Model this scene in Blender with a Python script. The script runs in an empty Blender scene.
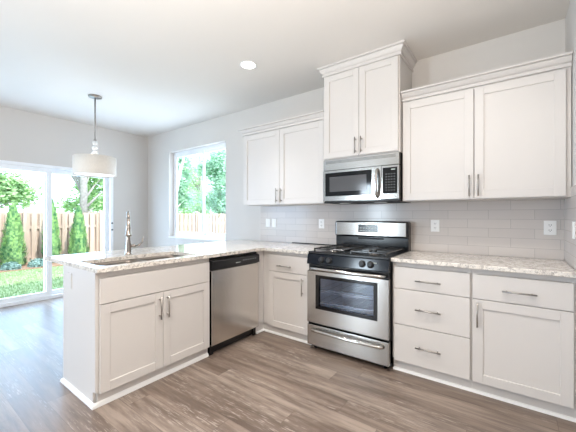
import bpy, bmesh, math, random
from mathutils import Vector, Matrix
random.seed(7)
S = bpy.context.scene
C = S.collection
PI = math.pi

# ------------------------------------------------------------------ camera
cd = bpy.data.cameras.new('camera'); cam = bpy.data.objects.new('camera', cd); C.objects.link(cam)
cam.location = (1.55, -3.1244, 1.2536)
cam.rotation_euler = (PI/2, 0, 0.6331)
cd.sensor_fit = 'HORIZONTAL'; cd.sensor_width = 36.0
cd.lens = 304.93*36/576
cd.shift_y = -0.25/576
cd.clip_start = 0.05; cd.clip_end = 200
S.camera = cam

# ------------------------------------------------------------------ world, sun, area lights, exposure
def lin(c):
    return tuple(((v/255)/12.92 if v/255 <= .04045 else ((v/255+.055)/1.055)**2.4) for v in c)
w = bpy.data.worlds.new('sky'); S.world = w; w.use_nodes = True
bg = w.node_tree.nodes['Background']
bg.inputs[0].default_value = (0.68, 0.84, 1.0, 1); bg.inputs[1].default_value = 3.8
S.view_settings.view_transform = 'Standard'; S.view_settings.look = 'None'
S.view_settings.gamma = 1; S.view_settings.use_curve_mapping = False
S.view_settings.exposure = 0.06

def light(name, kind, loc, rot, energy, color, **kw):
    l = bpy.data.lights.new(name, kind); l.energy = energy; l.color = color
    for k, v in kw.items(): setattr(l, k, v)
    o = bpy.data.objects.new(name, l); C.objects.link(o); o.location = loc; o.rotation_euler = rot
    return o
sun = light('sun', 'SUN', (6, 0, 12), (0, 0, 0), 5.0, (1, .95, .88), angle=.02)
sun.rotation_euler = Vector((-1, 0, -1.15)).to_track_quat('-Z', 'Y').to_euler()
DAY = (.70, .84, 1.0)
XL_ = -4.08
# daylight at rear door and openings in view, plus an added side fill
light('rear_door_daylight', 'AREA', (-2.09, -7.06, 1.15), (PI/2, 0, 0), 92, (.76, .89, 1), shape='RECTANGLE', size=.58, size_y=2.2)
light('glass_door_daylight', 'AREA', (-4.3, -1.55, 1.05), (PI/2, 0, -PI/2), 54, (.38, .64, 1.0), shape='RECTANGLE', size=1.8, size_y=1.9)
light('side_fill', 'AREA', (XL_-.1, -4.75, 1.4), (PI/2, 0, -PI/2), 54, (.34, .60, 1.0), shape='RECTANGLE', size=2.2, size_y=1.9)  # blue fill lamp added to tint the peninsula end panel
light('window_daylight', 'AREA', (-2.62, .3, 1.62), (PI/2, 0, PI), 14, DAY, shape='RECTANGLE', size=1.45, size_y=1.45)
WARM = (1.0, .97, .93)
# upward fill lamp added to brighten the ceiling, standing in for a flash
light('ceiling_fill', 'AREA', (0.9, -3.4, 1.35), (PI, 0, 0), 100, (1.0, .95, .89), shape='DISK', size=1.2)
LAMP_W = 12

# ------------------------------------------------------------------ materials
class NT:
    def __init__(s, name):
        s.m = bpy.data.materials.new(name); s.m.use_nodes = True
        s.t = s.m.node_tree; s.b = s.t.nodes['Principled BSDF']
    def n(s, typ, **kw):
        nd = s.t.nodes.new(typ)
        for k, v in kw.items():
            if hasattr(nd, k) and not k.startswith('i_'): setattr(nd, k, v)
        return nd
    def l(s, a, b): s.t.links.new(a, b)
    def math(s, op, a, b=None, c=None):
        nd = s.t.nodes.new('ShaderNodeMath'); nd.operation = op
        for i, v in enumerate((a, b, c)):
            if v is None: continue
            if isinstance(v, (int, float)): nd.inputs[i].default_value = v
            else: s.l(v, nd.inputs[i])
        return nd.outputs[0]
    def pos(s, scale=(1, 1, 1)):
        g = s.n('ShaderNodeNewGeometry'); mp = s.n('ShaderNodeMapping')
        mp.inputs['Scale'].default_value = scale; s.l(g.outputs['Position'], mp.inputs['Vector'])
        return mp.outputs[0]
    def noise(s, vec, scale, detail=3, rough=.5):
        nd = s.n('ShaderNodeTexNoise'); nd.inputs['Scale'].default_value = scale
        nd.inputs['Detail'].default_value = detail; nd.inputs['Roughness'].default_value = rough
        if vec is not None: s.l(vec, nd.inputs['Vector'])
        return nd.outputs['Fac']
    def ramp(s, fac, stops, interp='LINEAR'):
        nd = s.n('ShaderNodeValToRGB'); e = nd.color_ramp.elements; nd.color_ramp.interpolation = interp
        while len(e) < len(stops): e.new(.5)
        for el, (p, c) in zip(e, stops):
            el.position = p; el.color = tuple(c)+(1,) if len(c) == 3 else c
        s.l(fac, nd.inputs[0]); return nd.outputs[0]
    def mix(s, fac, a, b, mode='MIX'):
        nd = s.n('ShaderNodeMix'); nd.data_type = 'RGBA'; nd.blend_type = mode
        for inp, v in ((0, fac), (6, a), (7, b)):
            if isinstance(v, (int, float)): nd.inputs[inp].default_value = v
            elif isinstance(v, tuple): nd.inputs[inp].default_value = v+(1,) if len(v) == 3 else v
            else: s.l(v, nd.inputs[inp])
        return nd.outputs[2]
    def bump(s, h, strength=.2, dist=.01):
        nd = s.n('ShaderNodeBump'); nd.inputs['Strength'].default_value = strength
        nd.inputs['Distance'].default_value = dist; s.l(h, nd.inputs['Height'])
        s.l(nd.outputs[0], s.b.inputs['Normal'])
    def set(s, **kw):
        for k, v in kw.items():
            k = {'color': 'Base Color', 'rough': 'Roughness', 'metal': 'Metallic', 'spec': 'Specular IOR Level',
                 'trans': 'Transmission Weight', 'ecol': 'Emission Color', 'estr': 'Emission Strength', 'coat': 'Coat Weight'}.get(k, k)
            if isinstance(v, tuple) and len(v) == 3: v = v+(1,)
            if hasattr(v, 'node'): s.l(v, s.b.inputs[k])
            else: s.b.inputs[k].default_value = v
        return s

def plain(name, rgb, rough=.5, metal=0, var=.03, vscale=6, **kw):
    q = NT(name); c = lin(rgb)
    f = q.noise(q.pos(), vscale)
    col = q.ramp(f, [(.3, tuple(v*(1-var) for v in c)), (.7, tuple(min(1, v*(1+var)) for v in c))])
    q.set(color=col, rough=rough, metal=metal, **kw); return q.m

def paint(name, rgb, rough, bump_s=.05, scale=180):
    q = NT(name); c = lin(rgb)
    p = q.pos()
    col = q.ramp(q.noise(p, 2.0), [(.3, tuple(v*.985 for v in c)), (.7, c)])
    q.set(color=col, rough=rough); q.bump(q.noise(p, scale, 2), bump_s, .002); return q.m

def brushed(name, rgb, rough, axis, strength=.12):
    q = NT(name); c = lin(rgb)
    sc = {'x': (1.5, 200, 200), 'y': (200, 1.5, 200), 'z': (200, 200, 1.5)}[axis]
    f = q.noise(q.pos(sc), 1.0, 3)
    q.set(color=q.ramp(f, [(.3, tuple(v*.95 for v in c)), (.7, tuple(min(1, v*1.03) for v in c))]), metal=1.0,
          Anisotropic=.75, rough=q.ramp(f, [(.25, (rough*.94,)*3), (.75, (rough*1.06,)*3)]))
    tg = q.n('ShaderNodeCombineXYZ'); tg.inputs[{'x': 2, 'z': 1, 'y': 2}[axis]].default_value = 1; q.l(tg.outputs[0], q.b.inputs['Tangent'])
    return q.m

def make_floor():
    q = NT('oak_vinyl_planks')
    g = q.n('ShaderNodeNewGeometry'); sp = q.n('ShaderNodeSeparateXYZ'); q.l(g.outputs['Position'], sp.inputs[0])
    x, y = sp.outputs[0], sp.outputs[1]
    W, L = .152, 1.22
    row = q.math('FLOOR', q.math('DIVIDE', y, W))
    wn = q.n('ShaderNodeTexWhiteNoise', noise_dimensions='1D'); q.l(row, wn.inputs['W'])
    xo = q.math('ADD', x, q.math('MULTIPLY', wn.outputs['Value'], L))
    col_i = q.math('FLOOR', q.math('DIVIDE', xo, L))
    fx = q.math('FRACT', q.math('DIVIDE', xo, L)); fy = q.math('FRACT', q.math('DIVIDE', y, W))
    cid = q.n('ShaderNodeCombineXYZ'); q.l(row, cid.inputs[0]); q.l(col_i, cid.inputs[1])
    w2 = q.n('ShaderNodeTexWhiteNoise', noise_dimensions='3D'); q.l(cid.outputs[0], w2.inputs['Vector'])
    tone = w2.outputs['Value']
    # grain coordinates, shifted per plank
    gv = q.n('ShaderNodeCombineXYZ')
    q.l(q.math('MULTIPLY', x, 1.9), gv.inputs[0]); q.l(q.math('MULTIPLY', y, 20), gv.inputs[1]); q.l(q.math('MULTIPLY', tone, 40), gv.inputs[2])
    n1 = q.noise(gv.outputs[0], 1.0, 5, .6)
    gv2 = q.n('ShaderNodeCombineXYZ')
    q.l(q.math('MULTIPLY', x, 11), gv2.inputs[0]); q.l(q.math('MULTIPLY', y, 130), gv2.inputs[1]); q.l(q.math('MULTIPLY', tone, 70), gv2.inputs[2])
    n2 = q.noise(gv2.outputs[0], 1.0, 3, .6)
    gv3 = q.n('ShaderNodeCombineXYZ')
    q.l(q.math('MULTIPLY', x, 1.0), gv3.inputs[0]); q.l(q.math('MULTIPLY', y, 5), gv3.inputs[1]); q.l(q.math('MULTIPLY', tone, 20), gv3.inputs[2])
    n3 = q.noise(gv3.outputs[0], 1.4, 2, .5)
    base = q.ramp(tone, [(0, lin((124, 109, 98))), (.5, lin((143, 127, 115))), (1, lin((162, 147, 135)))])
    c1 = q.mix(q.ramp(n1, [(.36, (0,)*3), (.62, (1,)*3)]), lin((82, 67, 58)), base)
    c1 = q.mix(.75, base, c1)
    c1 = q.mix(q.math('MULTIPLY', q.ramp(n3, [(.35, (0,)*3), (.7, (1,)*3)]), .35), c1, lin((108, 93, 83)))
    fleck = q.math('MULTIPLY', q.ramp(n2, [(.54, (0,)*3), (.64, (1,)*3)]), q.ramp(n3, [(.46, (0,)*3), (.62, (1,)*3)]))
    c2 = q.mix(q.math('MULTIPLY', fleck, .62), c1, lin((180, 168, 158)))
    dark = q.ramp(n2, [(.30, (1,)*3), (.40, (0,)*3)])
    c2 = q.mix(q.math('MULTIPLY', dark, .35), c2, lin((98, 82, 72)))
    seam = q.math('MAXIMUM', q.math('LESS_THAN', fy, .016), q.math('LESS_THAN', fx, .0022))
    c3 = q.mix(q.math('MULTIPLY', seam, .65), c2, lin((84, 70, 62)))
    q.set(color=c3, rough=q.ramp(n1, [(.2, (.30,)*3), (.8, (.42,)*3)]), spec=.5)
    q.bump(q.math('SUBTRACT', n2, q.math('MULTIPLY', seam, 1.2)), .12, .002)
    return q.m

def make_granite():
    q = NT('cream_granite'); p = q.pos()
    big = q.noise(p, 9, 4, .6); mid = q.noise(p, 38, 4, .65); fine = q.noise(p, 120, 2, .6)
    vor = q.n('ShaderNodeTexVoronoi'); vor.inputs['Scale'].default_value = 70; q.l(p, vor.inputs['Vector'])
    c = q.ramp(big, [(.3, lin((222, 214, 205))), (.5, lin((236, 230, 222))), (.7, lin((208, 201, 194)))])
    c = q.mix(q.math('MULTIPLY', q.ramp(mid, [(.50, (0,)*3), (.60, (1,)*3)]), .7), c, lin((164, 156, 150)))
    c = q.mix(q.math('MULTIPLY', q.ramp(mid, [(.30, (1,)*3), (.40, (0,)*3)]), .6), c, lin((200, 178, 152)))
    spk = q.math('MULTIPLY', q.ramp(fine, [(.58, (0,)*3), (.64, (1,)*3)]), q.ramp(big, [(.42, (0,)*3), (.58, (1,)*3)]))
    c = q.mix(q.math('MULTIPLY', spk, .8), c, lin((92, 84, 80)))
    sp2 = q.math('MULTIPLY', q.ramp(vor.outputs['Distance'], [(.12, (1,)*3), (.2, (0,)*3)]), q.ramp(mid, [(.46, (0,)*3), (.56, (1,)*3)]))
    c = q.mix(q.math('MULTIPLY', sp2, .7), c, lin((116, 100, 90)))
    q.set(color=c, rough=.10, spec=.5); return q.m

def make_tile(horiz):
    q = NT('grey_subway_tile_' + horiz)
    g = q.n('ShaderNodeNewGeometry'); sp = q.n('ShaderNodeSeparateXYZ'); q.l(g.outputs['Position'], sp.inputs[0])
    cb = q.n('ShaderNodeCombineXYZ'); q.l(sp.outputs[0 if horiz == 'x' else 1], cb.inputs[0])
    q.l(q.math('SUBTRACT', sp.outputs[2], .9148), cb.inputs[1])
    br = q.n('ShaderNodeTexBrick'); q.l(cb.outputs[0], br.inputs['Vector'])
    br.offset = .5; br.inputs['Scale'].default_value = 1
    br.inputs['Brick Width'].default_value = .3085; br.inputs['Row Height'].default_value = .0775
    br.inputs['Mortar Size'].default_value = .0016; br.inputs['Mortar Smooth'].default_value = .3
    br.inputs['Color1'].default_value = lin((208, 200, 194))+(1,); br.inputs['Color2'].default_value = lin((200, 192, 187))+(1,)
    br.inputs['Mortar'].default_value = lin((170, 163, 158))+(1,)
    n = q.noise(q.pos(), 7, 2)
    q.set(color=q.mix(q.math('MULTIPLY', n, .12), br.outputs['Color'], lin((200, 195, 192))), rough=.16, spec=.5)
    h = q.math('SUBTRACT', q.math('MULTIPLY', q.noise(q.pos(), 16, 1), .25), br.outputs['Fac'])
    q.bump(h, .25, .002); return q.m

def make_glass(name, tint=(1, 1, 1), refl=.5):
    q = NT(name); q.t.nodes.remove(q.b)
    out = q.t.nodes['Material Output']
    tr = q.n('ShaderNodeBsdfTransparent'); tr.inputs[0].default_value = tuple(tint)+(1,)
    gl = q.n('ShaderNodeBsdfGlossy'); gl.inputs['Roughness'].default_value = .02
    fr = q.n('ShaderNodeLayerWeight'); fr.inputs[0].default_value = .5
    sch = q.math('MULTIPLY_ADD', q.math('POWER', fr.outputs['Facing'], 5.0), .92, .08)
    mx = q.n('ShaderNodeMixShader'); q.l(q.math('MULTIPLY', sch, refl), mx.inputs[0])
    q.l(tr.outputs[0], mx.inputs[1]); q.l(gl.outputs[0], mx.inputs[2]); q.l(mx.outputs[0], out.inputs[0]); return q.m

def emit(name, rgb, strength):
    q = NT(name); f = q.noise(q.pos(), 4)
    q.set(color=(.8, .8, .8), ecol=q.ramp(f, [(0, rgb), (1, rgb)]), estr=strength); return q.m

def leafy(name, a, b, trans=.25):
    q = NT(name); p = q.pos()
    wn = q.n('ShaderNodeTexWhiteNoise', noise_dimensions='3D')
    sn = q.n('ShaderNodeVectorMath', operation='SNAP'); q.l(p, sn.inputs[0]); sn.inputs[1].default_value = (.06, .06, .06)
    q.l(sn.outputs[0], wn.inputs['Vector'])
    f = q.math('ADD', q.math('MULTIPLY', q.noise(p, 2.2, 3), .6), q.math('MULTIPLY', wn.outputs['Value'], .4))
    c = q.ramp(f, [(.25, lin(a)), (.75, lin(b))])
    q.set(color=c, rough=.55)
    out = q.t.nodes['Material Output']; tl = q.n('ShaderNodeBsdfTranslucent'); q.l(c, tl.inputs[0])
    mx = q.n('ShaderNodeMixShader'); mx.inputs[0].default_value = trans
    q.l(q.b.outputs[0], mx.inputs[1]); q.l(tl.outputs[0], mx.inputs[2]); q.l(mx.outputs[0], out.inputs[0]); return q.m

M = dict(
    wall=paint('pale_grey_wall_paint', (209, 204, 199), .85, .08), ceil=paint('white_ceiling_paint', (224, 219, 213), .9, .12, 90),
    cab=paint('warm_white_cabinet_paint', (212, 207, 203), .38, .02, 60), trimw=paint('white_trim_paint', (236, 235, 234), .4, .02),
    vinyl=plain('white_vinyl', (240, 241, 243), .35), plate=plain('white_plastic', (240, 239, 237), .3),
    steel_x=brushed('brushed_steel_along_width', (192, 189, 185), .22, 'x'), steel_z=brushed('brushed_steel_upright', (226, 222, 217), .25, 'z'),
    steel=plain('smooth_steel', (188, 185, 181), .16, 1.0), chrome=plain('polished_nickel', (172, 164, 157), .16, 1.0), sinkm=plain('satin_sink_steel', (142, 134, 127), .34, 1.0),
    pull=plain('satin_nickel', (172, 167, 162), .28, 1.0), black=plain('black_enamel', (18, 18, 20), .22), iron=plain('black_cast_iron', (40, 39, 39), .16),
    plast=plain('black_plastic', (26, 26, 28), .3), bglass=plain('black_glass', (10, 11, 13), .06), dark=plain('dark_interior', (38, 36, 35), .6),
    oven=plain('grey_oven_enamel', (196, 206, 220), .35), rackm=plain('chrome_wire', (225, 225, 225), .25, .6),
    floor=make_floor(), granite=make_granite(), tile=make_tile('x'), tile_y=make_tile('y'),
    glass=make_glass('clear_window_glass', (1, 1, 1), .15), oglass=make_glass('tinted_oven_glass', (.82, .87, .95), 1.0),
    crystal=plain('white_glass', (240, 241, 242), .05, **{'Alpha': .72}),
    shade=None, lens=emit('lit_lamp_lens', (1, .95, .88), 9.0), diff=emit('lit_lamp_diffuser', (1, .97, .93), 1.3),
    disp=plain('dark_display', (24, 26, 24), .15), digit=plain('pale_printed_marks', (190, 196, 190), .5), sticker=plain('pale_blue_sticker', (222, 236, 250), .4),
    blue=plain('blue_black_glossy_panel', (9, 14, 24), .12), nickel=plain('aged_nickel', (150, 144, 138), .3, 1.0),
    cedar=None, bark=plain('grey_bark', (150, 146, 142), .9, var=.25, vscale=14), whitebark=plain('white_birch_bark', (226, 224, 220), .8, var=.1, vscale=20),
    arb=leafy('arborvitae_green', (72, 142, 104), (206, 236, 160)), leaf=leafy('maple_green', (140, 184, 124), (208, 234, 180), .4),
    leaf2=leafy('blue_green_leaves', (142, 188, 158), (208, 236, 212), .4), shrub=leafy('blue_green_shrub', (74, 110, 104), (158, 188, 180)),
    grass=leafy('lawn_green', (124, 152, 106), (166, 188, 138)), soil=plain('bark_mulch', (146, 116, 96), .95, var=.2, vscale=30),
    conc=plain('pale_concrete', (206, 203, 198), .8, var=.06, vscale=12), siding=paint('house_siding', (200, 200, 198), .8),
)
q = NT('linen_drum_shade'); f = q.noise(q.pos((260, 260, 40)), 1, 2)
q.set(color=q.ramp(f, [(.3, lin((232, 227, 220))), (.7, lin((242, 238, 232)))]), rough=.9)
tl = q.n('ShaderNodeBsdfTranslucent'); tl.inputs[0].default_value = lin((240, 228, 212))+(1,)
mx = q.n('ShaderNodeMixShader'); mx.inputs[0].default_value = .15
q.l(q.b.outputs[0], mx.inputs[1]); q.l(tl.outputs[0], mx.inputs[2]); q.l(mx.outputs[0], q.t.nodes['Material Output'].inputs[0]); M['shade'] = q.m
q = NT('weathered_cedar'); f = q.noise(q.pos((9, 9, .8)), 1.2, 4, .6); f2 = q.noise(q.pos((1.0, 1.0, 0.02)), 9, 1)
q.set(color=q.mix(q.math('MULTIPLY', f2, .5), q.ramp(f, [(.3, lin((168, 146, 130))), (.7, lin((204, 184, 168)))]), lin((186, 170, 160))), rough=.85); M['cedar'] = q.m

# ------------------------------------------------------------------ mesh helpers
ID = lambda u, w, v: Vector((u, w, v))
RUN = lambda u, w, v: Vector((u, -w, v))           # faces the room (-Y): u = x, w = distance out from the back wall
PEN = lambda u, w, v: Vector((w, u, v))            # faces the kitchen (+X): u = y, w = x
class MB:
    def __init__(s, f=ID): s.bm = bmesh.new(); s.f = f
    def box(s, u0, u1, w0, w1, v0, v1, bev=0.0, seg=1):
        t = bmesh.new()
        bmesh.ops.create_cube(t, size=1)
        for v in t.verts:
            v.co = Vector((u0+(u1-u0)*(v.co.x+.5), w0+(w1-w0)*(v.co.y+.5), v0+(v1-v0)*(v.co.z+.5)))
        if bev: bmesh.ops.bevel(t, geom=t.edges[:], offset=bev, segments=seg, affect='EDGES', profile=.5)
        return s.add(t)
    def add(s, t, mapped=True):
        vm = {}
        for v in t.verts: vm[v] = s.bm.verts.new(s.f(*v.co) if mapped else v.co)
        for fc in t.faces:
            try:
                nf = s.bm.faces.new([vm[v] for v in fc.verts]); nf.smooth = fc.smooth
            except ValueError: pass
        t.free(); return s
    def cyl(s, p0, p1, r, r1=None, n=20, cap=True):
        return s.tube([p0, p1], [r, r if r1 is None else r1], n, cap)
    def tube(s, pts, rs, n=12, cap=True):
        pts = [s.f(*p) for p in pts]
        if isinstance(rs, (int, float)): rs = [rs]*len(pts)
        rings = []; up = None
        for i, p in enumerate(pts):
            d = (pts[min(i+1, len(pts)-1)]-pts[max(i-1, 0)]).normalized()
            if up is None: up = Vector((0, 0, 1)) if abs(d.z) < .9 else Vector((1, 0, 0))
            a = d.cross(up).normalized(); b = a.cross(d).normalized(); up = b
            rings.append([s.bm.verts.new(p+rs[i]*(a*math.cos(2*PI*k/n)+b*math.sin(2*PI*k/n))) for k in range(n)])
        for r0, r1 in zip(rings, rings[1:]):
            for k in range(n):
                fc = s.bm.faces.new((r0[k], r0[(k+1) % n], r1[(k+1) % n], r1[k])); fc.smooth = True
        if cap: s.bm.faces.new(rings[0]); s.bm.faces.new(rings[-1])
        return s
    def lathe(s, c, prof, n=32, smooth=True):      # prof: (radius, z) about a vertical axis at c
        rings = []
        for r, z in prof:
            if r < 1e-6: rings.append([s.bm.verts.new((c[0], c[1], c[2]+z))])
            else: rings.append([s.bm.verts.new((c[0]+r*math.cos(2*PI*k/n), c[1]+r*math.sin(2*PI*k/n), c[2]+z)) for k in range(n)])
        for a, b in zip(rings, rings[1:]):
            for k in range(n):
                vs = [a[k % len(a)], a[(k+1) % n % len(a)], b[(k+1) % n % len(b)], b[k % len(b)]]
                u = []
                for v in vs:
                    if v not in u: u.append(v)
                if len(u) > 2:
                    fc = s.bm.faces.new(u); fc.smooth = smooth
        return s
    def cells(s, us, vs, filled, w0, w1):          # plate on a grid of cells with holes, extruded w0..w1
        nu, nv = len(us)-1, len(vs)-1; cache = {}
        def V(i, j, k):
            if (i, j, k) not in cache: cache[(i, j, k)] = s.bm.verts.new(s.f(us[i], (w0, w1)[k], vs[j]))
            return cache[(i, j, k)]
        ok = lambda i, j: 0 <= i < nu and 0 <= j < nv and filled((us[i]+us[i+1])/2, (vs[j]+vs[j+1])/2)
        for i in range(nu):
            for j in range(nv):
                if not ok(i, j): continue
                for k in (0, 1): s.bm.faces.new((V(i, j, k), V(i+1, j, k), V(i+1, j+1, k), V(i, j+1, k)))
                for di, dj, e in ((-1, 0, ((i, j), (i, j+1))), (1, 0, ((i+1, j), (i+1, j+1))), (0, -1, ((i, j), (i+1, j))), (0, 1, ((i, j+1), (i+1, j+1)))):
                    if not ok(i+di, j+dj):
                        s.bm.faces.new((V(*e[0], 0), V(*e[1], 0), V(*e[1], 1), V(*e[0], 1)))
        return s
    def sweep(s, prof, path, closed_prof=True):    # prof: (out, z); path: 2-D points, out = right of travel
        P = [Vector(p) for p in path]; rings = []
        for i, p in enumerate(P):
            d0 = (P[i]-P[i-1]).normalized() if i else None
            d1 = (P[i+1]-P[i]).normalized() if i < len(P)-1 else None
            n0 = Vector((d0.y, -d0.x)) if d0 else None; n1 = Vector((d1.y, -d1.x)) if d1 else None
            if n0 is None: m = n1
            elif n1 is None: m = n0
            else: m = (n0+n1)/(1+n0.dot(n1))
            rings.append([s.bm.verts.new((p.x+m.x*o, p.y+m.y*o, z)) for o, z in prof])
        n = len(prof)
        for a, b in zip(rings, rings[1:]):
            for k in range(n if closed_prof else n-1):
                s.bm.faces.new((a[k], a[(k+1) % n], b[(k+1) % n], b[k]))
        s.bm.faces.new(rings[0]); s.bm.faces.new(rings[-1]); return s
    def build(s, name, mat, parent=None, solid=True):
        if solid: bmesh.ops.recalc_face_normals(s.bm, faces=s.bm.faces[:])
        me = bpy.data.meshes.new(name)
        org = Vector((0, 0, 0)); p = parent
        while p is not None: org += p.location; p = p.parent
        loc = Vector((0, 0, 0))
        if parent is None and s.bm.verts:          # a thing that is one mesh: origin at its base
            xs = [v.co.x for v in s.bm.verts]; ys = [v.co.y for v in s.bm.verts]; zs = [v.co.z for v in s.bm.verts]
            loc = Vector(((min(xs)+max(xs))/2, (min(ys)+max(ys))/2, min(zs))); org = loc
        for v in s.bm.verts: v.co -= org
        s.bm.to_mesh(me); s.bm.free(); me.materials.append(M[mat] if isinstance(mat, str) else mat)
        o = bpy.data.objects.new(name, me); C.objects.link(o); o.location = loc
        if parent is not None: o.parent = parent
        return o

def tag(o, label, cat, group=None, kind=None):
    if label: o['label'] = label
    if cat: o['category'] = cat
    if group: o['group'] = group
    if kind: o['kind'] = kind
    return o
def thing(name, label, cat, loc, group=None):
    o = bpy.data.objects.new(name, None); C.objects.link(o); o.location = loc; o.empty_display_size = .1
    return tag(o, label, cat, group)
def struct(o): o['kind'] = 'structure'; return o
def scopy(name, loc):
    o = bpy.data.objects.new(name, None); C.objects.link(o); o.location = loc; o['kind'] = 'structure'; return o
def copy_tree(o, parent=None):
    c = o.copy(); C.objects.link(c)
    if parent is not None: c.parent = parent
    for ch in list(o.children): copy_tree(ch, c)
    return c

# ------------------------------------------------------------------ room shell
XL, XR, YR, ZC = -4.08, 1.879, -7.0, 2.757
WX0, WX1, WZ0, WZ1 = -3.372, -1.90, .865, 2.382     # window in the back wall
DY0, DY1, DZ = -2.46, -.632, 2.015                  # sliding door in the left wall
T = .16
struct(MB().box(XL-T, XR+T, YR-T, T, -.05, 0).build('floor', 'floor'))
struct(MB().box(XL-T, XR+T, YR-T, T, ZC, ZC+.12).build('ceiling', 'ceil'))
wb = struct(MB().cells([XL-T, WX0, WX1, XR+T], [0, WZ0, WZ1, ZC], lambda u, v: not (WX0 < u < WX1 and WZ0 < v < WZ1), 0, T).build('wall_back', 'wall'))
PENY = lambda u, w, v: Vector((w, u, v))
LY0, LY1, LZ0, LZ1 = -5.9, -3.6, .4, 2.4             # unseen window opening added in the left wall for side light
wl = struct(MB(PENY).cells([YR-T, LY0, LY1, DY0, DY1, 0], [0, LZ0, DZ, LZ1, ZC], lambda u, v: not ((DY0 < u < DY1 and v < DZ) or (LY0 < u < LY1 and LZ0 < v < LZ1)), XL-T, XL).build('wall_left', 'wall'))
wr = struct(MB().box(XR, XR+T, YR-T, 0, 0, ZC).build('wall_right', 'wall'))
R1 = (-2.4, -1.78)                                 # glazed door in the rear wall, behind the camera
struct(MB().cells([XL, R1[0], R1[1], XR], [0, 2.27, ZC], lambda u, v: not (R1[0] < u < R1[1] and v < 2.27), YR-T, YR).build('wall_rear', 'wall'))
MB().box(-1.2, XR-.001, -.008, 0, .9145, 1.383).build('backsplash', 'tile', wb)
MB().box(XR-.008, XR, -1.2, -.008, .9145, 1.446).build('backsplash', 'tile_y', wr)
for a, b, nm in ((DY1+.02, -.001, 'left'), (YR+.02, DY0-.02, 'left')):
    struct(MB().box(XL, XL+.014, a, b, 0, .10, .003).build('baseboard_'+nm, 'trimw'))
struct(MB().box(XL+.015, -1.225, -.014, 0, 0, .10, .003).build('baseboard_back', 'trimw'))

# window_1 (two-light vinyl slider) with its sill
wn = scopy('window_1', ((WX0+WX1)/2, .1, WZ0))
FY0, FY1 = .095, .145
def frame_rect(u0, u1, v0, v1, t, w0, w1, f=ID, bev=.003):
    m = MB(f)
    m.cells([u0, u0+t, u1-t, u1], [v0, v0+t, v1-t, v1], lambda u, v: not (u0+t < u < u1-t and v0+t < v < v1-t), w0, w1)
    return m
frame_rect(WX0, WX1, WZ0+.02, WZ1, .05, FY0, FY1).build('window_frame', 'vinyl', wn)
mid = -2.56
frame_rect(WX0+.05, mid+.03, WZ0+.07, WZ1-.05, .04, FY0+.004, FY0+.024).build('sash', 'vinyl', wn)
frame_rect(mid-.03, WX1-.05, WZ0+.07, WZ1-.05, .04, FY0+.026, FY0+.046).build('sash', 'vinyl', wn)
MB().box(WX0+.09, mid-.01, FY0+.012, FY0+.016, WZ0+.11, WZ1-.09).build('glass_pane', 'glass', wn)
MB().box(mid+.01, WX1-.09, FY0+.034, FY0+.038, WZ0+.11, WZ1-.09).build('glass_pane', 'glass', wn)
MB().box(WX0+.001, WX1-.001, -.012, FY1, WZ0, WZ0+.02, .004).build('window_sill', 'trimw', wn)

# door_1 (sliding glass door)
dr = scopy('door_1', (XL, (DY0+DY1)/2, 0))
def F(u0, u1, v0, v1, t, w0, w1): return frame_rect(u0, u1, v0, v1, t, w0, w1, PENY)
F(DY0, DY1, 0.0, DZ, .045, XL-.13, XL+.012).build('door_frame', 'vinyl', dr)
dm = -1.548
F(DY0+.046, dm+.04, .046, DZ-.046, .065, XL-.05, XL-.01).build('fixed_panel', 'vinyl', dr)
sl = F(dm-.04, DY1-.046, .046, DZ-.046, .065, XL-.10, XL-.06).build('sliding_panel', 'vinyl', dr)
MB(PENY).box(DY0+.11, dm-.024, XL-.033, XL-.027, .11, DZ-.11).build('glass_pane', 'glass', dr)
MB(PENY).box(dm+.024, DY1-.11, XL-.083, XL-.077, .11, DZ-.11).build('glass_pane', 'glass', dr)
h = MB()
h.cyl((XL+.012, -.655, 1.125), (XL+.03, -.655, 1.125), .012); h.cyl((XL+.012, -.655, 1.01), (XL+.03, -.655, 1.01), .012)
h.build('door_latch', 'plast', dr)
r = scopy('door_2', (sum(R1)/2, YR-.1, 0))
frame_rect(R1[0], R1[1], 0, 2.27, .04, YR-.13, YR-.08).build('door_frame', 'vinyl', r)
r = scopy('added_window', (XL-.1, (LY0+LY1)/2, LZ0))  # unseen window, added to go with the blue side lamp
frame_rect(LY0, LY1, LZ0, LZ1, .05, XL-.14, XL-.08, PENY).build('window_frame', 'vinyl', r)
# ------------------------------------------------------------------ outdoors
GZ = -.2
struct(MB().box(-40, XL-T-.9, -30, 40, GZ-.05, GZ).build('ground', plain('lawn_turf', (146, 168, 126), .95, var=.2, vscale=9)))
struct(MB().box(XL-T-.9, XL-T, -6, 3, GZ-.05, GZ+.06).build('patio', 'conc'))
struct(MB().box(-10.25, -8.95, -12, 12, GZ, GZ+.03).build('mulch_bed', 'soil'))
g = bmesh.new()
for k in range(9000):
    x = random.uniform(-8.85, -5.3); y = random.uniform(-3.0, 1.2); a = random.uniform(0, PI); hh = random.uniform(.03, .06); ww = .008
    v = [g.verts.new((x-ww*math.cos(a), y-ww*math.sin(a), GZ)), g.verts.new((x+ww*math.cos(a), y+ww*math.sin(a), GZ)),
         g.verts.new((x+random.uniform(-.02, .02), y+random.uniform(-.02, .02), GZ+hh))]
    g.faces.new(v)
m = MB(); m.add(g); tag(m.build('grass', 'grass', solid=False), 'short green lawn between the patio and the mulch bed', 'grass', kind='stuff')

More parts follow.
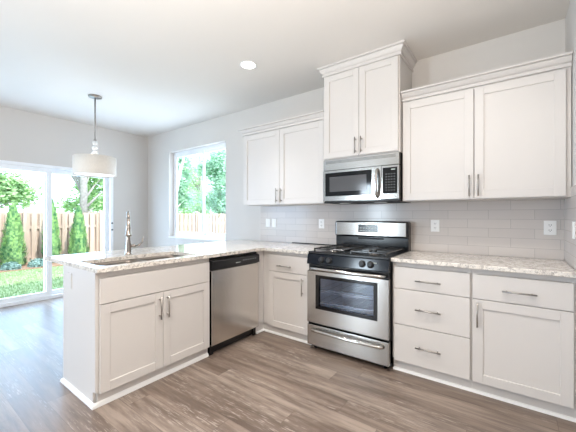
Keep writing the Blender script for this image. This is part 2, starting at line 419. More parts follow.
# fence of upright boards along x = -10.3
fn = thing('board_fence', 'weathered cedar fence of upright boards behind the evergreens', 'fence', (-10.35, 2, GZ))
m = MB(); y = -8.0
while y < 14:                                      # shadow fence: every other board stands behind the rails
    m.box(-10.35, -10.33, y, y+.138, GZ+.04, 1.36+random.uniform(-.008, .008), .003)
    m.box(-10.43, -10.41, y+.11, y+.248, GZ+.04, 1.35+random.uniform(-.008, .008), .003); y += .138+random.choice((.05, .06, .08))
m.build('board_panel', 'cedar', fn)
for z in (.05, .95): MB().box(-10.39, -10.35, -8, 14, GZ+z+.1, GZ+z+.19).build('rail', 'cedar', fn)
for k in range(10): MB().box(-10.33, -10.24, -7.2+2.1*k+.45, -7.2+2.1*k+.54, GZ-.05, 1.44, .004).build('post', 'cedar', fn)

def leaf_cloud(bm, pts_fn, n, size, flat=.0):
    for _ in range(n):
        c, nr = pts_fn()
        a = random.uniform(0, 2*PI); u = Vector((math.cos(a), math.sin(a), random.uniform(-.6, .6))).normalized()
        v = (nr.cross(u) if nr.cross(u).length > .1 else u.orthogonal()).normalized(); s_ = size*random.uniform(.6, 1.3)
        bm.faces.new([bm.verts.new(c+u*s_), bm.verts.new(c+v*s_*.5), bm.verts.new(c-u*s_), bm.verts.new(c-v*s_*.5)])

def arborvitae(x, y, top, r, label):
    t = thing('arborvitae', label, 'evergreen shrub', (x, y, GZ), 'evergreens along the fence')
    H = top-GZ-.1
    def pt():
        k = random.random()**1.25; z = GZ+.08+k*H
        rr = r*(1-k)**.55*(.92 if k > .12 else .8)*random.uniform(.68, 1.16)
        a = random.uniform(0, 2*PI); lump = 1+.12*math.sin(5*a+7*k)+.08*math.sin(11*a-13*k)
        return Vector((x+rr*lump*math.cos(a), y+rr*lump*math.sin(a), z)), Vector((math.cos(a), math.sin(a), .4))
    b = bmesh.new()
    for _ in range(3800):
        c, nr = pt(); up = Vector((nr.x*.5, nr.y*.5, 1)).normalized(); sd = up.cross(nr).normalized(); s_ = random.uniform(.045, .085)
        b.faces.new([b.verts.new(c-up*s_), b.verts.new(c+sd*s_*.45), b.verts.new(c+up*s_), b.verts.new(c-sd*s_*.45)])
    m = MB(); m.add(b); m.build('foliage', 'arb', t, solid=False)
    MB().cyl((x, y, GZ), (x, y, top-.35), .035, .01, 8).build('stem', 'bark', t)
arborvitae(-9.75, -.78, 1.56, .29, 'large green arborvitae seen through the left glass door panel')
arborvitae(-9.75, .10, 1.74, .25, 'green arborvitae half hidden by the glass door centre rail')
arborvitae(-9.75, .82, 1.52, .28, 'green arborvitae seen through the right glass door panel')
arborvitae(-9.75, -1.60, 1.5, .36, 'green arborvitae at the far left edge beyond the glass door')

for i, (sx, sy, sr) in enumerate(((-9.2, -.95, .22), (-9.25, -.35, .24), (-9.2, .55, .2))):
    b = bmesh.new()
    def pt():
        d = Vector((random.gauss(0, 1), random.gauss(0, 1), abs(random.gauss(0, .9)))).normalized()*sr*random.uniform(.7, 1)
        return Vector((sx, sy, GZ+.02))+d, d.normalized()
    leaf_cloud(b, pt, 700, .035)
    m = MB(); m.add(b)
    tag(m.build('low_shrub', 'shrub', solid=False), ['low blue-green shrub at the foot of the leftmost evergreens', 'low blue-green shrub in front of the large arborvitae',
        'low blue-green shrub at the foot of the half hidden arborvitae'][i], 'shrub', 'low shrubs in the mulch bed')

def tree(name, label, x, y, h, clumps, trunk_r, mat, barkm, leaf=.085, n=1500, lean=(0, 0)):
    t = thing(name, label, 'tree', (x, y, GZ), 'trees beyond the fence')
    top = Vector((x+lean[0], y+lean[1], h))
    m = MB(); p0 = Vector((x, y, GZ))
    m.tube([p0, p0.lerp(top, .4)+Vector((.05, .05, 0)), p0.lerp(top, .7), top], [trunk_r, trunk_r*.8, trunk_r*.55, trunk_r*.2], 10)
    for c, r in clumps:
        c = Vector(c); zz = max(.25, min(.85, (c.z-.8-GZ)/(h-GZ))); s0 = p0.lerp(top, zz*.8)
        m.tube([s0, s0.lerp(c, .5)+Vector((0, 0, .1)), c], [trunk_r*.4, trunk_r*.22, trunk_r*.08], 7)
    m.build('trunk', barkm, t)
    b = bmesh.new()
    for c, r in clumps:
        c = Vector(c)
        def pt():
            d = Vector((random.gauss(0, 1), random.gauss(0, 1), random.gauss(0, .8))).normalized()
            rad = r*(random.random()**.4)*(1+.25*math.sin(6*d.x+4*d.z)+.2*math.sin(9*d.y))
            return c+d*rad, Vector((d.x, d.y, d.z+.6)).normalized()
        leaf_cloud(b, pt, int(n*r*r), leaf)
    m = MB(); m.add(b); m.build('foliage', mat, t, solid=False)
def clump_set(x, y, z0, z1, spread, k, r=(.5, 1.0)):
    return [((x+random.uniform(-spread, spread), y+random.uniform(-spread, spread), random.uniform(z0, z1)), random.uniform(*r)) for _ in range(k)]
random.seed(21)
tree('maple_tree', 'leafy tree with thick grey trunk seen through the right glass door panel', -12.0, 1.72, 6, clump_set(-13.4, 2.4, 1.7, 4.0, 1.0, 15, (.45, .75)), .16, 'leaf', 'bark')
tree('maple_tree', 'leafy tree whose branches overhang the left glass door panel', -12.4, -1.2, 5.5, clump_set(-12.4, -.45, 1.9, 3.8, .95, 13, (.4, .65)), .10, 'leaf', 'bark', lean=(0, .4))
tree('birch_tree', 'white-barked birch leaning across the left pane of the window', -11.7, 4.9, 5.2, clump_set(-13.0, 6.35, 1.6, 5.0, .75, 22, (.45, .75)), .10, 'leaf2', 'whitebark', lean=(0, 1.5))
tree('maple_tree', 'dense green tree filling the right pane of the window', -12.8, 9.7, 6.5, clump_set(-12.6, 9.75, 1.5, 5.2, 1.05, 28, (.6, .9)), .16, 'leaf2', 'bark', n=1300)
tree('maple_tree', 'far leafy tree filling the gap between the two trees in the window', -18.5, 12.3, 7, clump_set(-18.5, 12.3, 1.4, 5.5, 2.0, 14, (.8, 1.3)), .18, 'leaf', 'bark', n=600)

# ------------------------------------------------------------------ cabinet builders
def pull(name, f, u, v, w, length, vertical, parent):   # bar pull standing off the face at depth w
    m = MB(f); o = .03; r = .0055
    a, b = ((u, v-length/2), (u, v+length/2)) if vertical else ((u-length/2, v), (u+length/2, v))
    m.cyl((a[0], w+o, a[1]), (b[0], w+o, b[1]), r, n=12)
    for k in (.14, .86):
        x, z = a[0]+(b[0]-a[0])*k, a[1]+(b[1]-a[1])*k
        m.cyl((x, w-.001, z), (x, w+o, z), .0045, n=10)
    return m.build(name, 'pull', parent)
def shaker(name, f, u0, u1, v0, v1, w, parent, rail=.062, th=.02, sgn=1):
    m = MB(f); b = .0015; rc = .009
    m.box(u0, u0+rail, w-th, w, v0, v1, b); m.box(u1-rail, u1, w-th, w, v0, v1, b)
    m.box(u0+rail, u1-rail, w-th, w, v0, v0+rail, b); m.box(u0+rail, u1-rail, w-th, w, v1-rail, v1, b)
    m.box(u0+rail-.003, u1-rail+.003, w-th, w-rc, v0+rail-.003, v1-rail+.003)
    return m.build(name, 'cab', parent)
def slab(name, f, u0, u1, v0, v1, w, parent, th=.02):
    return MB(f).box(u0, u1, w-th, w, v0, v1, .002).build(name, 'cab', parent)
def carcass(f, u0, u1, w0, w1, v0, v1, parent, t=.018):
    m = MB(f)
    m.box(u0, u0+t, w0, w1, v0, v1); m.box(u1-t, u1, w0, w1, v0, v1)
    m.box(u0+t, u1-t, w0, w1, v0, v0+t); m.box(u0+t, u1-t, w0, w1, v1-t, v1); m.box(u0+t, u1-t, w0, w0+.006, v0+t, v1-t)
    return m.build('carcass', 'cab', parent)
def face_frame(f, u0, u1, v0, v1, w, parent, stiles=(), rails=(), t=.035, th=.019):
    us = sorted({u0, u0+t, u1-t, u1, *[x for s in stiles for x in s]}); vs = sorted({v0, v0+t, v1-t, v1, *[x for s in rails for x in s]})
    def fl(u, v):
        return u < u0+t or u > u1-t or v < v0+t or v > v1-t or any(a < u < b for a, b in stiles) or any(a < v < b for a, b in rails)
    return MB(f).cells(us, vs, fl, w-th, w).build('face_frame', 'cab', parent)

CT0, CT1 = .884, .914                              # counter slab
BW = .611; DW = .632                               # base run: frame front, door front (distance from the wall)
# ---- right of the range: drawer base, then door base
d = thing('base_cabinet', 'white three-drawer base cabinet directly right of the range', 'cabinet', (1.043, -.3, 0))
carcass(RUN, .767, 1.3205, .01, .592, .10, CT0-.001, d); face_frame(RUN, .767, 1.3205, .10, CT0-.001, BW, d, rails=((.37, .40), (.655, .685)))
for v0, v1 in ((.092, .3845), (.3895, .6705), (.6755, .846)):
    dw = slab('drawer', RUN, .782, 1.3125, v0, v1, DW, d); pull('bar_pull', RUN, 1.04, (v0+v1)/2-(.01 if v0 > .6 else 0), DW, .178, False, dw)
MB(RUN).box(.767, 1.3205, .56, .588, 0, .0999).build('toe_kick', 'cab', d)
MB(RUN).sweep([(0, 0), (.016, 0), (.016, .006), (.011, .014), (0, .019)], [(.767, -.588), (1.3205, -.588)]).build('shoe_molding', 'trimw', d)
d = thing('base_cabinet', 'white base cabinet with one door and drawer beside the right wall', 'cabinet', (1.6, -.3, 0))
carcass(RUN, 1.3215, 1.873, .01, .592, .10, CT0-.001, d); face_frame(RUN, 1.3215, 1.873, .10, CT0-.001, BW, d, rails=((.655, .685),))
dw = slab('drawer', RUN, 1.3285, 1.852, .6755, .846, DW, d); pull('bar_pull', RUN, 1.588, .752, DW, .182, False, dw)
dd = shaker('door', RUN, 1.3285, 1.852, .092, .6705, DW, d); pull('bar_pull', RUN, 1.358, .57, DW, .17, True, dd)
MB(RUN).box(1.3215, 1.873, .56, .588, 0, .0999).build('toe_kick', 'cab', d)
MB(RUN).sweep([(0, 0), (.016, 0), (.016, .006), (.011, .014), (0, .019)], [(1.3215, -.588), (1.873, -.588)]).build('shoe_molding', 'trimw', d)

# ---- left of the range: corner cabinet with filler towards the dishwasher
PF, PD = -.625, -.604                              # peninsula: frame face, door face (x)
d = thing('base_cabinet', 'white corner base cabinet with one door between dishwasher and range', 'cabinet', (-.3, -.3, 0))
carcass(RUN, -.60, -.017, .01, .592, .10, CT0-.001, d); face_frame(RUN, -.624, -.017, .10, CT0-.001, BW, d, stiles=((-.624, -.52),), rails=((.655, .685),))
dw = slab('drawer', RUN, -.536, -.022, .6755, .846, DW, d); pull('bar_pull', RUN, -.315, .738, DW, .178, False, dw)
dd = shaker('door', RUN, -.536, -.022, .092, .6705, DW, d); pull('bar_pull', RUN, -.098, .556, DW, .17, True, dd)
MB(PEN).box(-.714, -.6115, PF-.019, PF, .10, CT0-.001).build('corner_filler', 'cab', d)
MB().box(-.645, -.017, -.588, -.56, 0, .0999).box(-.673, -.645, -.714, -.56, 0, .0999).build('toe_kick', 'cab', d)
MB().sweep([(0, 0), (.016, 0), (.016, .006), (.011, .014), (0, .019)], [(-.645, -.714), (-.645, -.588), (-.017, -.588)]).build('shoe_molding', 'trimw', d)

# ---- peninsula sink base
PY0, PY1 = -2.252, -1.351; PXB = -1.165
d = thing('base_cabinet', 'white sink base cabinet with two doors at the peninsula end', 'cabinet', (-.9, -1.81, 0))
carcass(PEN, PY0+.02, PY1, PXB+.02, PF-.02, .10, .66, d); face_frame(PEN, PY0+.001, PY1, .10, CT0-.001, PF, d, rails=((.655, .845),), stiles=((-1.83, -1.77),))
sgap = -1.8055
slab('false_drawer_front', PEN, PY0+.003, PY1-.010, .6755, .842, PD, d)
for a, b, hu in ((PY0+.003, sgap-.0015, sgap-.032), (sgap+.0015, PY1-.010, sgap+.032)):
    dd = shaker('door', PEN, a, b, .092, .6705, PD, d); pull('bar_pull', PEN, hu, .558, PD, .17, True, dd)
m = MB()
m.cells([PXB, -.663, PF], [0, .10, CT0-.001], lambda u, v: not (u > -.663 and v < .10), PY0-.019, PY0)
m.build('end_panel', 'cab', d)
MB().box(-.673, -.645, PY0+.001, PY1, 0, .0999).build('toe_kick', 'cab', d)
SH = [(0, 0), (.016, 0), (.016, .010), (.011, .022), (0, .03)]
MB().sweep(SH, [(PXB-.02, 0-.015), (PXB-.02, PY0-.019), (-.645, PY0-.019), (-.645, PY1)]).build('shoe_molding', 'trimw', d)
tag(MB().box(PXB-.02, PXB-.001, PY0-.019, -.016, 0.0, CT0-.001).build('peninsula_back_panel', 'cab'), 'plain white panel closing the dining side of the peninsula', 'panel')

# ---- upper cabinets
UZ0, UZ1, UF, UD = 1.383, 2.27, .336, .357
def crown(path, z, parent, hgt=.062, out=.05):
    k = hgt/.062; q_ = out/.05
    prof = [(0, 0), (.014, 0), (.014, .014), (.007, .015), (.007, .020), (.020, .026), (.034, .040), (.037, .044), (.031, .045), (.031, .050), (.05, .051), (.05, .062), (0, .062)]
    prof = [(o*q_, zz*k) for o, zz in prof]
    return MB().sweep([(o, z+zz) for o, zz in prof], path).build('crown_molding', 'cab', parent)
def upper(label, x0, x1, doors, pulls, path, loc):
    d = thing('upper_cabinet', label, 'cabinet', loc)
    carcass(RUN, x0, x1, .001, UF-.019, UZ0, UZ1, d); face_frame(RUN, x0, x1, UZ0, UZ1, UF, d)
    for (a, b), hu in zip(doors, pulls):
        dd = shaker('door', RUN, a, b, UZ0+.004, 2.247, UD, d); pull('bar_pull', RUN, hu, 1.487, UD, .165, True, dd)
    crown(path, 2.260, d, .080, .056); return d
upper('white two-door upper cabinet left of the microwave', -1.19, -.004, ((-1.179, -.6055), (-.6025, -.022)), (-.637, -.571),
      [(-1.19, 0), (-1.19, -.338), (-.004, -.338)], (-.6, -.17, UZ0))
upper('wide white two-door upper cabinet right of the microwave', .767, 1.874, ((.776, 1.3105), (1.3155, 1.846)), (1.283, 1.343),
      [(.767, -.338), (1.874, -.338)], (1.32, -.17, UZ0))
TF, TD = .392, .413
d = thing('upper_cabinet', 'tall white cabinet reaching the ceiling above the microwave', 'cabinet', (.381, -.2, 1.815))
carcass(RUN, 0, .762, .001, TF-.019, 1.816, 2.70, d); face_frame(RUN, 0, .762, 1.816, 2.70, TF, d)
for a, b, hu in ((.012, .386, .358), (.389, .750, .417)):
    dd = shaker('door', RUN, a, b, 1.826, 2.655, TD, d, rail=.06); pull('bar_pull', RUN, hu, 1.92, TD, .15, True, dd)
crown([(0, 0), (0, -.394), (.762, -.394), (.762, 0)], 2.662, d, .094, .05)

# ------------------------------------------------------------------ countertops
tag(MB().box(.765, XR-.009, -.657, -.009, CT0, CT1, .003).build('countertop', 'granite'), 'cream speckled granite countertop right of the range', 'countertop')
CX, CL, CY = -.586, -1.585, -2.274
SX0, SX1, SY0, SY1 = -1.07, -.668, -2.215, -1.425
def rrect(x0, x1, y0, y1, r, n=6):
    out = []
    for cx_, cy_, a0 in ((x1-r, y1-r, 0), (x0+r, y1-r, 90), (x0+r, y0+r, 180), (x1-r, y0+r, 270)):
        for k in range(n+1):
            a = math.radians(a0+90*k/n); out.append((cx_+r*math.cos(a), cy_+r*math.sin(a)))
    return out
m = MB(lambda u, w, v: Vector((u, v, w)))
m.cells([CL, CX, -.015], [CY, -.657, -.009], lambda u, v: u < CX or v > -.657, CT0, CT1)
ct = m.build('countertop', 'granite')
bmv = bmesh.new(); ring = rrect(SX0, SX1, SY0, SY1, .06)
a_ = [bmv.verts.new((x, y, CT0-.05)) for x, y in ring]; b_ = [bmv.verts.new((x, y, CT1+.05)) for x, y in ring]
bmv.faces.new(a_); bmv.faces.new(b_)
for k in range(len(ring)): bmv.faces.new((a_[k], a_[(k+1) % len(ring)], b_[(k+1) % len(ring)], b_[k]))
bmesh.ops.recalc_face_normals(bmv, faces=bmv.faces[:])
cme = bpy.data.meshes.new('cutter'); bmv.to_mesh(cme); bmv.free(); cut = bpy.data.objects.new('cutter', cme); C.objects.link(cut)
md = ct.modifiers.new('cutout', 'BOOLEAN'); md.object = cut; md.operation = 'DIFFERENCE'; md.solver = 'EXACT'
bpy.context.view_layer.update()
nm = bpy.data.meshes.new_from_object(ct.evaluated_get(bpy.context.evaluated_depsgraph_get()))
ct.modifiers.clear(); ct.data = nm; bpy.data.objects.remove(cut); bpy.data.meshes.remove(cme)
tag(ct, 'cream speckled granite countertop over the peninsula with the sink cut in', 'countertop')

# ------------------------------------------------------------------ sink and faucet
sk = thing('kitchen_sink', 'double bowl stainless sink set under the peninsula countertop', 'sink', ((SX0+SX1)/2, (SY0+SY1)/2, .69))
SM = -1.80
def bowl(y0, y1, depth):
    m = MB(); n_ = 28
    levels = [(-.012, CT0-.0015, .06), (.006, CT0-.002, .05), (.010, CT0-.02, .05), (.018, CT0-depth+.03, .05), (.05, CT0-depth, .05)]
    rings = []
    for ins, z, r in levels:
        rings.append([m.bm.verts.new((x, y, z)) for x, y in rrect(SX0+ins, SX1-ins, y0+ins, y1-ins, max(.02, r))])
    for a, b in zip(rings, rings[1:]):
        for k in range(len(a)):
            f_ = m.bm.faces.new((a[k], a[(k+1) % len(a)], b[(k+1) % len(a)], b[k])); f_.smooth = True
    m.bm.faces.new(rings[-1])
    o = m.build('bowl', 'sinkm', sk, solid=True); sm = o.modifiers.new('gauge', 'SOLIDIFY'); sm.thickness = .0015
    c = ((SX0+SX1)/2, (y0+y1)/2, CT0-depth)
    MB().lathe(c, [(0, .004), (.02, .003), (.035, .006), (.044, .004), (.044, -.01), (0, -.01)], 24).build('drain', 'chrome', o)
bowl(SY0, SM-.014, .20); bowl(SM+.014, SY1, .18)

fx, fy = -1.155, -1.80
fc = thing('faucet', 'tall nickel pull-down faucet with side lever behind the sink', 'faucet', (fx, fy, CT1))
dirv = Vector((.9, -.44, 0)).normalized(); side = Vector((.44, .9, 0)).normalized()
MB().lathe((fx, fy, CT1), [(0, 0), (.032, 0), (.032, .006), (.027, .010), (.025, .03), (.0225, .08), (.019, .12), (.0165, .165), (.015, .175), (0, .176)], 24).build('body', 'chrome', fc)
base = Vector((fx, fy, CT1+.17)); pts = [base, base+Vector((0, 0, .10))]
R_ = .052
for k in range(1, 11):
    a = PI*k/10; pts.append(base+Vector((0, 0, .145))+dirv*(R_-R_*math.cos(a))+Vector((0, 0, R_*math.sin(a))))
m = MB(); m.tube(pts, [.0135]*2+[.013]*10, 16); m.build('spout', 'chrome', fc)
e = pts[-1]
m = MB(); m.lathe((e.x, e.y, e.z-.15), [(0, 0), (.020, 0), (.028, .006), (.028, .015), (.0215, .020), (.0195, .07), (.0135, .158), (0, .16)], 20); m.build('spray_head', 'chrome', fc)
m = MB(); lb = Vector((fx, fy, CT1+.075))
m.tube([lb+side*.015, lb+side*.05, lb+side*.058], [.013, .015, .012], 14)
m.tube([lb+side*.05, lb+side*.085+Vector((0, 0, .004)), lb+side*.108+Vector((0, 0, .03)), lb+side*.118+Vector((0, 0, .075))], [.011, .008, .0065, .005], 10)
m.build('lever_handle', 'chrome', fc)

# ------------------------------------------------------------------ dishwasher
dx = thing('dishwasher', 'stainless dishwasher with black control strip in the peninsula', 'dishwasher', (-.9, -1.03, 0))
DA, DB = -1.347, -.718
MB(PEN).box(DA+.006, DB-.006, -1.14, -.63, .10, .874).build('tub', 'dark', dx)
m = MB(PEN); m.box(DA+.004, DB-.004, -.629, -.596, .092, .762, .004, 2); m.build('door', 'steel_z', dx)
m = MB(PEN)
cp = MB()
pr = [(-.629, .768), (-.590, .768), (-.584, .776), (-.586, .842), (-.592, .852), (-.629, .854)]
A = [cp.bm.verts.new((x, DA+.004, z)) for x, z in pr]; B = [cp.bm.verts.new((x, DB-.004, z)) for x, z in pr]
cp.bm.faces.new(A); cp.bm.faces.new(B)
for k in range(len(pr)): cp.bm.faces.new((A[k], A[(k+1) % len(pr)], B[(k+1) % len(pr)], B[k]))
cpo = cp.build('control_panel', 'plast', dx)
for k in range(6): MB(PEN).box(-.965+.034*k, -.945+.034*k, -.5870, -.5835, .812, .822, .0008).build('button', plain('grey_button', (120, 122, 126), .4) if k == 0 else bpy.data.materials['grey_button'], cpo)
MB(PEN).box(-1.06, -1.0, -.5868, -.5838, .800, .806).build('printed_mark', 'digit', cpo)
m = MB(PEN); m.box(DA+.01, DB-.01, -.66, -.645, .012, .098); m.box(DA+.01, DA+.05, -.645, -.632, 0, .09); m.box(DB-.05, DB-.01, -.645, -.632, 0, .09); m.box(-1.06, -1.0, -.645, -.634, .07, .098)
m.build('kick_plate', 'plast', dx)

# ------------------------------------------------------------------ gas range
rg = thing('gas_range', 'freestanding stainless gas range with four burners', 'range', (.381, -.35, 0))
X0, X1 = -.010, .758
m = MB(RUN)                                        # open-fronted body with the oven cavity
m.box(X0, X0+.03, .02, .645, .03, .80); m.box(X1-.03, X1, .02, .645, .03, .80)
m.box(X0+.03, X1-.03, .02, .06, .03, .80); m.box(X0+.03, X1-.03, .06, .645, .03, .25); m.box(X0+.03, X1-.03, .06, .645, .745, .80)
m.box(X0, X1, .02, .655, .80, .895)
m.build('body', 'black', rg)
m = MB(RUN)
m.box(X0+.031, X1-.031, .061, .07, .251, .744); m.box(X0+.031, X0+.06, .07, .64, .251, .744); m.box(X1-.06, X1-.031, .07, .64, .251, .744); m.box(X0+.06, X1-.06, .07, .64, .251, .27); m.box(X0+.06, X1-.06, .07, .64, .73, .744)
m.build('oven_liner', 'oven', rg)
for z in (.44, .555):
    m = MB(RUN)
    for y in (.12, .62): m.cyl((X0+.062, y, z), (X1-.062, y, z), .005, n=8)
    m.cyl((X0+.062, .615, z-.018), (X1-.062, .615, z-.018), .004, n=8)
    for k in range(8): xx = X0+.075+k*(X1-X0-.15)/7; m.cyl((xx, .12, z), (xx, .62, z), .0013, n=6)
    m.build('oven_rack', 'rackm', rg)
# cooktop
m = MB(RUN); m.box(X0-.002, X1+.002, .045, .672, .895, .918, .006, 2); m.build('cooktop', 'black', rg)
BUR = [(.19, .52, .050), (.57, .52, .043), (.19, .275, .043), (.57, .275, .036)]
for bx, by, br_ in BUR:
    b_o = MB().lathe((bx, -by, .918), [(0, .012), (br_, .012), (br_, 0), (br_*1.25, 0)], 24).build('burner', 'steel', rg)
    MB().lathe((bx, -by, .930), [(0, .009), (br_*.72, .009), (br_*.82, .004), (br_*.82, 0), (0, 0)], 24).build('burner_cap', 'iron', b_o)
for gx0, gx1 in ((.035, .355), (.405, .727)):
    m = MB(RUN); z0, z1 = .937, .949; t = .012
    for u in (gx0, gx1-t): m.box(u, u+t, .145, .645, z0, z1, .002)
    for wv in (.145, .392, .633): m.box(gx0, gx1, wv, wv+t, z0, z1, .002)
    cxm = (gx0+gx1)/2
    for by in (.275, .52):
        m.box(gx0, cxm-.035, by-t/2, by+t/2, z0, z1+.004, .002); m.box(cxm+.035, gx1, by-t/2, by+t/2, z0, z1+.004, .002)
        m.box(cxm-t/2, cxm+t/2, by-.125, by-.035, z0, z1+.004, .002); m.box(cxm-t/2, cxm+t/2, by+.035, by+.125, z0, z1+.004, .002)
    for u in (gx0, gx1-t):
        for wv in (.145, .392, .633): m.box(u, u+t, wv, wv+t, .918, z0, .001)
    m.build('grate', 'iron', rg)
# front control panel, sloping
cp = MB(RUN); pr = [(.655, .80), (.686, .80), (.694, .806), (.678, .893), (.655, .897)]
A = [cp.bm.verts.new(RUN(X0-.002, a, b)) for a, b in pr]; B = [cp.bm.verts.new(RUN(X1+.002, a, b)) for a, b in pr]
cp.bm.faces.new(A); cp.bm.faces.new(B)
for k in range(len(pr)): cp.bm.faces.new((A[k], A[(k+1) % len(pr)], B[(k+1) % len(pr)], B[k]))
cpo = cp.build('control_panel', 'blue', rg)
MB(RUN).box(.615, .66, .6862, .6885, .862, .868).build('printed_mark', 'digit', cpo)
nrm = Vector((0, -.984, .18)).normalized()
for ux in (.145, .222, .535, .608):
    p0 = Vector((ux, -.686, .848))
    kb = MB(); kb.tube([p0, p0+nrm*.006, p0+nrm*.008, p0+nrm*.026, p0+nrm*.028], [.030, .030, .024, .021, .016], 20)
    ko = kb.build('knob', 'plast', rg)
    MB().box(ux-.003, ux+.003, -.686-.0325, -.686-.026, .842, .866, .001).build('grip', 'plast', ko)
MB(RUN).box(X0+.004, X1-.004, .655, .664, .735, .799).build('vent_gap', 'black', rg)
# oven door with window
W0, W1, V0, V1 = .080, .668, .392, .706
od = MB(RUN).cells([X0, W0, W1, X1], [.258, V0, V1, .738], lambda u, v: not (W0 < u < W1 and V0 < v < V1), .652, .690).build('oven_door', 'steel_x', rg)
bz = MB(RUN).cells([W0, W0+.035, W1-.035, W1], [V0, V0+.030, V1-.030, V1], lambda u, v: not (W0+.035 < u < W1-.035 and V0+.03 < v < V1-.03), .66, .6885).build('window_bezel', 'bglass', od)
MB(RUN).box(W0+.036, W1-.036, .672, .678, V0+.031, V1-.031).build('window_glass', 'oglass', od)
def towel_bar(u0, u1, z, y0, y1, parent, r=.012, bow=0.0):
    m = MB(RUN); n_ = 14; pts = [(u0, y0, z)]
    for k in range(n_+1):
        t_ = k/n_; pts.append((u0+.02+(u1-u0-.04)*t_, y1+bow*math.sin(PI*t_), z))
    pts.append((u1, y0, z)); m.tube(pts, r, 14)
    return m.build('handle', 'steel', parent)
towel_bar(.03, .732, .765, .660, .722, od, .0155, .010)
dwo = MB(RUN).box(X0, X1, .60, .690, .045, .236, .004, 2).build('storage_drawer', 'steel_x', rg)
towel_bar(.05, .715, .196, .688, .722, dwo, .015, .010)
MB(RUN).box(X0+.002, X1-.002, .60, .672, .237, .257).build('gap_strip', 'black', rg)
for u in (X0+.05, X1-.05):
    for wv in (.08, .62): MB(RUN).cyl((u, wv, 0), (u, wv, .035), .016, n=12).build('leg', 'plast', rg)
# backguard
m = MB(RUN); m.box(X0, X1, .012, .105, .895, 1.05, .004); bg_o = m.build('backguard', 'black', rg)
m = MB(RUN); m.box(X0-.004, X1+.004, .012, .130, 1.035, 1.198, .022, 3); m.build('backguard_housing', 'black', rg)
bgp = MB(RUN).box(X0+.014, X1-.016, .120, .136, 1.050, 1.186, .004, 2).build('control_fascia', 'steel_x', rg)
ds = MB(RUN).box(.262, .475, .130, .1375, 1.083, 1.165, .002).build('display', 'disp', bgp)
m = MB(RUN)
for k in range(6):
    for j in range(2): m.box(.282+.031*k, .300+.031*k, .1370, .1382, 1.098+.026*j, 1.106+.026*j)
m.box(.345, .392, .1370, .1382, 1.147, 1.157); m.build('display_marks', 'digit', ds)
MB(RUN).box(.25, .52, .100, .107, 1.012, 1.030, .001).build('vent_slot', 'dark', bg_o)

# ------------------------------------------------------------------ microwave
mw = thing('microwave_oven', 'stainless over-the-range microwave below the tall cabinet', 'microwave', (.381, -.2, 1.385))
MB(RUN).box(.003, .759, .001, .372, 1.392, 1.8145).build('case', 'black', mw)
m = MB(RUN); m.box(.003, .759, .373, .408, 1.705, 1.8145, .004); vg = m.build('vent_grille', 'steel', mw)
m = MB(RUN)
for k in range(3): m.box(.03, .73, .4070, .4086, 1.775+.010*k, 1.778+.010*k)
m.build('louvre', 'dark', vg)
od = MB(RUN).cells([.003, .028, .512, .600], [1.402, 1.448, 1.680, 1.702], lambda u, v: not (.028 < u < .512 and 1.448 < v < 1.680), .373, .412).build('door', 'steel', mw)
wi = MB(RUN).box(.029, .511, .395, .4095, 1.449, 1.679, .002).build('window', 'bglass', od)
MB(RUN).box(.075, .462, .4090, .4104, 1.492, 1.640, .001).build('window_mesh', plain('grey_mesh_screen', (84, 84, 86), .10), wi)
m = MB(RUN); hu = .568
m.tube([(hu, .411, 1.675), (hu, .445, 1.655), (hu, .452, 1.60), (hu, .454, 1.55), (hu, .452, 1.49), (hu, .445, 1.44), (hu, .411, 1.42)], [.012, .013, .013, .013, .013, .013, .012], 14)
m.build('handle', 'steel', od)
cpn = MB(RUN).box(.602, .759, .373, .412, 1.402, 1.702, .003).build('control_surround', 'steel', mw)
kp = MB(RUN).box(.614, .744, .405, .4140, 1.452, 1.684, .002).build('keypad', 'bglass', cpn)
m = MB(RUN)
for j in range(7):
    for k in range(4): m.box(.642+.024*k, .652+.024*k, .4135, .4146, 1.478+.024*j, 1.484+.024*j)
m.build('keypad_marks', plain('grey_printed_marks', (128, 130, 132), .5), kp)
MB(RUN).box(.69, .725, .4135, .4146, 1.660, 1.668).build('display', 'digit', kp)
m = MB(RUN); m.box(.003, .759, .02, .395, 1.380, 1.3915, .002); m.build('bottom_pan', 'dark', mw)
for ux in (.20, .56): MB(RUN).box(ux-.05, ux+.05, .28, .34, 1.377, 1.3815).build('task_light_lens', 'plate', mw)

# ------------------------------------------------------------------ outlets and switches
def plate(name, label, xc, zc, wd, kind, group='wall plates on the backsplash'):
    o = thing(name, label, 'outlet' if 'outlet' in name else 'switch', (xc, -.008, zc-.055), group)
    p = MB(RUN).box(xc-wd/2, xc+wd/2, .0082, .0135, zc-.055, zc+.055, .002, 2).build('cover_plate', 'plate', o)
    cols = [xc] if wd < .1 else [xc-.023, xc+.023]
    for c in cols:
        if kind == 'switch':
            MB(RUN).box(c-.016, c+.016, .0130, .0165, zc-.033, zc+.033, .001).build('rocker', 'plate', p)
        else:
            for dz in (-.02, .02):
                r = MB(RUN).box(c-.016, c+.016, .0130, .0148, zc+dz-.0145, zc+dz+.0145, .0015).build('receptacle', 'plate', p)
                m = MB(RUN); m.box(c-.008, c-.005, .0145, .0151, zc+dz-.003, zc+dz+.007); m.box(c+.005, c+.008, .0145, .0151, zc+dz-.003, zc+dz+.007); m.box(c-.0025, c+.0025, .0145, .0151, zc+dz-.010, zc+dz-.006); m.build('slot', 'dark', r)
    return o
plate('light_switch', 'white rocker switch, left one of the pair under the left upper cabinet', -1.066, 1.16, .072, 'switch')
plate('light_switch', 'white rocker switch, right one of the pair under the left upper cabinet', -.958, 1.16, .072, 'switch')
plate('wall_outlet', 'white outlet on the tile just left of the range', -.248, 1.16, .072, 'outlet')
plate('wall_outlet', 'white outlet on the tile just right of the range', .972, 1.16, .074, 'outlet')
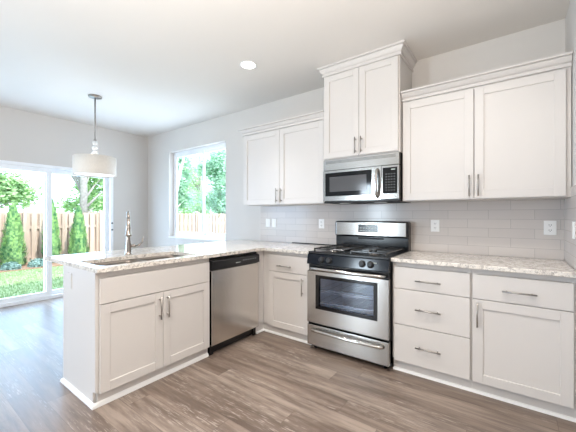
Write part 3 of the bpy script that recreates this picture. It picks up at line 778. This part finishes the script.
plate('wall_outlet', 'white outlet on the back wall tile near the right wall', 1.790, 1.16, .076, 'outlet')
o = thing('wall_outlet', 'white outlet on the right wall tile at the picture edge', 'outlet', (XR-.008, -.475, 1.105), 'wall plates on the backsplash')
MB().box(XR-.0135, XR-.0082, -.511, -.439, 1.106, 1.215, .002, 2).build('cover_plate', 'plate', o)
for dz in (-.02, .02): MB().box(XR-.0148, XR-.013, -.491, -.459, 1.16+dz-.0145, 1.16+dz+.0145, .001).build('receptacle', 'plate', o)
o = thing('wall_outlet', 'flush white outlet on the end panel of the peninsula', 'outlet', (-1.045, PY0-.019, .725))
MB().box(-1.08, -1.01, PY0-.0245, PY0-.0192, .726, .838, .0015).build('cover_plate', 'cab', o)
MB().box(-1.0855, -1.0795, PY0-.0215, PY0-.0192, .726, .838).build('edge_shadow', 'dark', o)  # dark strip standing in for the shadow line beside the plate
for dz in (-.02, .02): MB().box(-1.06, -1.03, PY0-.0258, PY0-.024, .782+dz-.0145, .782+dz+.0145, .001).build('receptacle', 'cab', o)

# thin dark strip along the backsplash left of the range
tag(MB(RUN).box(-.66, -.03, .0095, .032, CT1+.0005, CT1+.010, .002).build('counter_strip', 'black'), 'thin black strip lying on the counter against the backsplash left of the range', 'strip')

# ------------------------------------------------------------------ pendant lamp
px_, py_ = -2.675, -1.468
pd = thing('pendant_lamp', 'drum pendant lamp with glass balls on a thin rod', 'lamp', (px_, py_, ZC))
MB().lathe((px_, py_, ZC), [(0, -.028), (.035, -.028), (.072, -.018), (.076, -.006), (.076, 0), (0, 0)], 32).build('canopy', 'nickel', pd)
MB().cyl((px_, py_, 2.20), (px_, py_, ZC-.026), .0085, n=12).build('rod', 'nickel', pd)
for z, r in ((2.168, .030), (2.105, .036), (2.03, .042)):
    MB().lathe((px_, py_, z), [(0, -r)]+[(r*math.cos(a), r*math.sin(a)) for a in [(-80+20*k)*PI/180 for k in range(9)]]+[(0, r)], 24).build('glass_ball', 'crystal', pd)
MB().lathe((px_, py_, 2.20), [(0, .014), (.016, .012), (.020, 0), (.010, -.006), (0, -.006)], 20).build('finial', 'nickel', pd)
SR, SZ0, SZ1 = .234, 1.76, 1.99
MB().lathe((px_, py_, 0), [(SR, SZ0), (SR, SZ1), (SR-.003, SZ1), (SR-.003, SZ0), (SR, SZ0)], 64).build('lamp_shade', 'shade', pd)
m = MB(); m.lathe((px_, py_, 0), [(0, SZ0+.018), (SR-.004, SZ0+.018), (SR-.004, SZ0+.022), (0, SZ0+.022)], 48); m.build('diffuser', 'diff', pd)
m = MB()
for k in range(3): a = 2*PI*k/3+.3; m.cyl((px_, py_, SZ1-.01), (px_+(SR-.003)*math.cos(a), py_+(SR-.003)*math.sin(a), SZ1-.01), .003, n=8)
m.cyl((px_, py_, SZ1-.06), (px_, py_, SZ1+.005), .018); m.cyl((px_, py_, SZ1), (px_, py_, 2.20), .004); m.build('spider', 'nickel', pd)
pl = light('pendant_bulb', 'POINT', (0, 0, 0), (0, 0, 0), 3, (1, .93, .84), shadow_soft_size=.05); pl.parent = pd; pl.location = (0, 0, SZ0+.13-ZC)

# ------------------------------------------------------------------ recessed ceiling lights
def recessed(x, y, label, watts=LAMP_W, cone=112):
    o = thing('recessed_light', label, 'ceiling light', (x, y, ZC), 'recessed ceiling lights')
    MB().lathe((x, y, ZC), [(.068, 0), (.070, -.004), (.082, -.005), (.086, 0), (.068, 0)], 36).build('trim_ring', 'trimw', o)
    MB().lathe((x, y, ZC), [(0, -.0035), (.068, -.0035), (.068, -.001), (0, -.001)], 36).build('lens', 'lens', o)
    l = light('recessed_bulb', 'AREA', (0, 0, 0), (0, 0, 0), watts, WARM, shape='DISK', size=.13, spread=math.radians(cone)); l.parent = o; l.location = (0, 0, -.009)
    return o
recessed(-.567, -.906, 'lit round recessed light in the ceiling over the peninsula corner', 3, 76)
for i, (x, y) in enumerate(((1.25, -1.6), (.25, -2.2), (.95, -3.6), (-2.6, -4.2), (-.4, -5.2))):  # unseen lamps added to brighten the floor and lower cabinets
    recessed(x, y, 'added unseen recessed light in the ceiling ' + ['above the range aisle', 'over the middle of the kitchen floor', 'behind the camera', 'over the living area', 'nearest the rear door'][i], LAMP_W, 140 if i == 0 else 120)
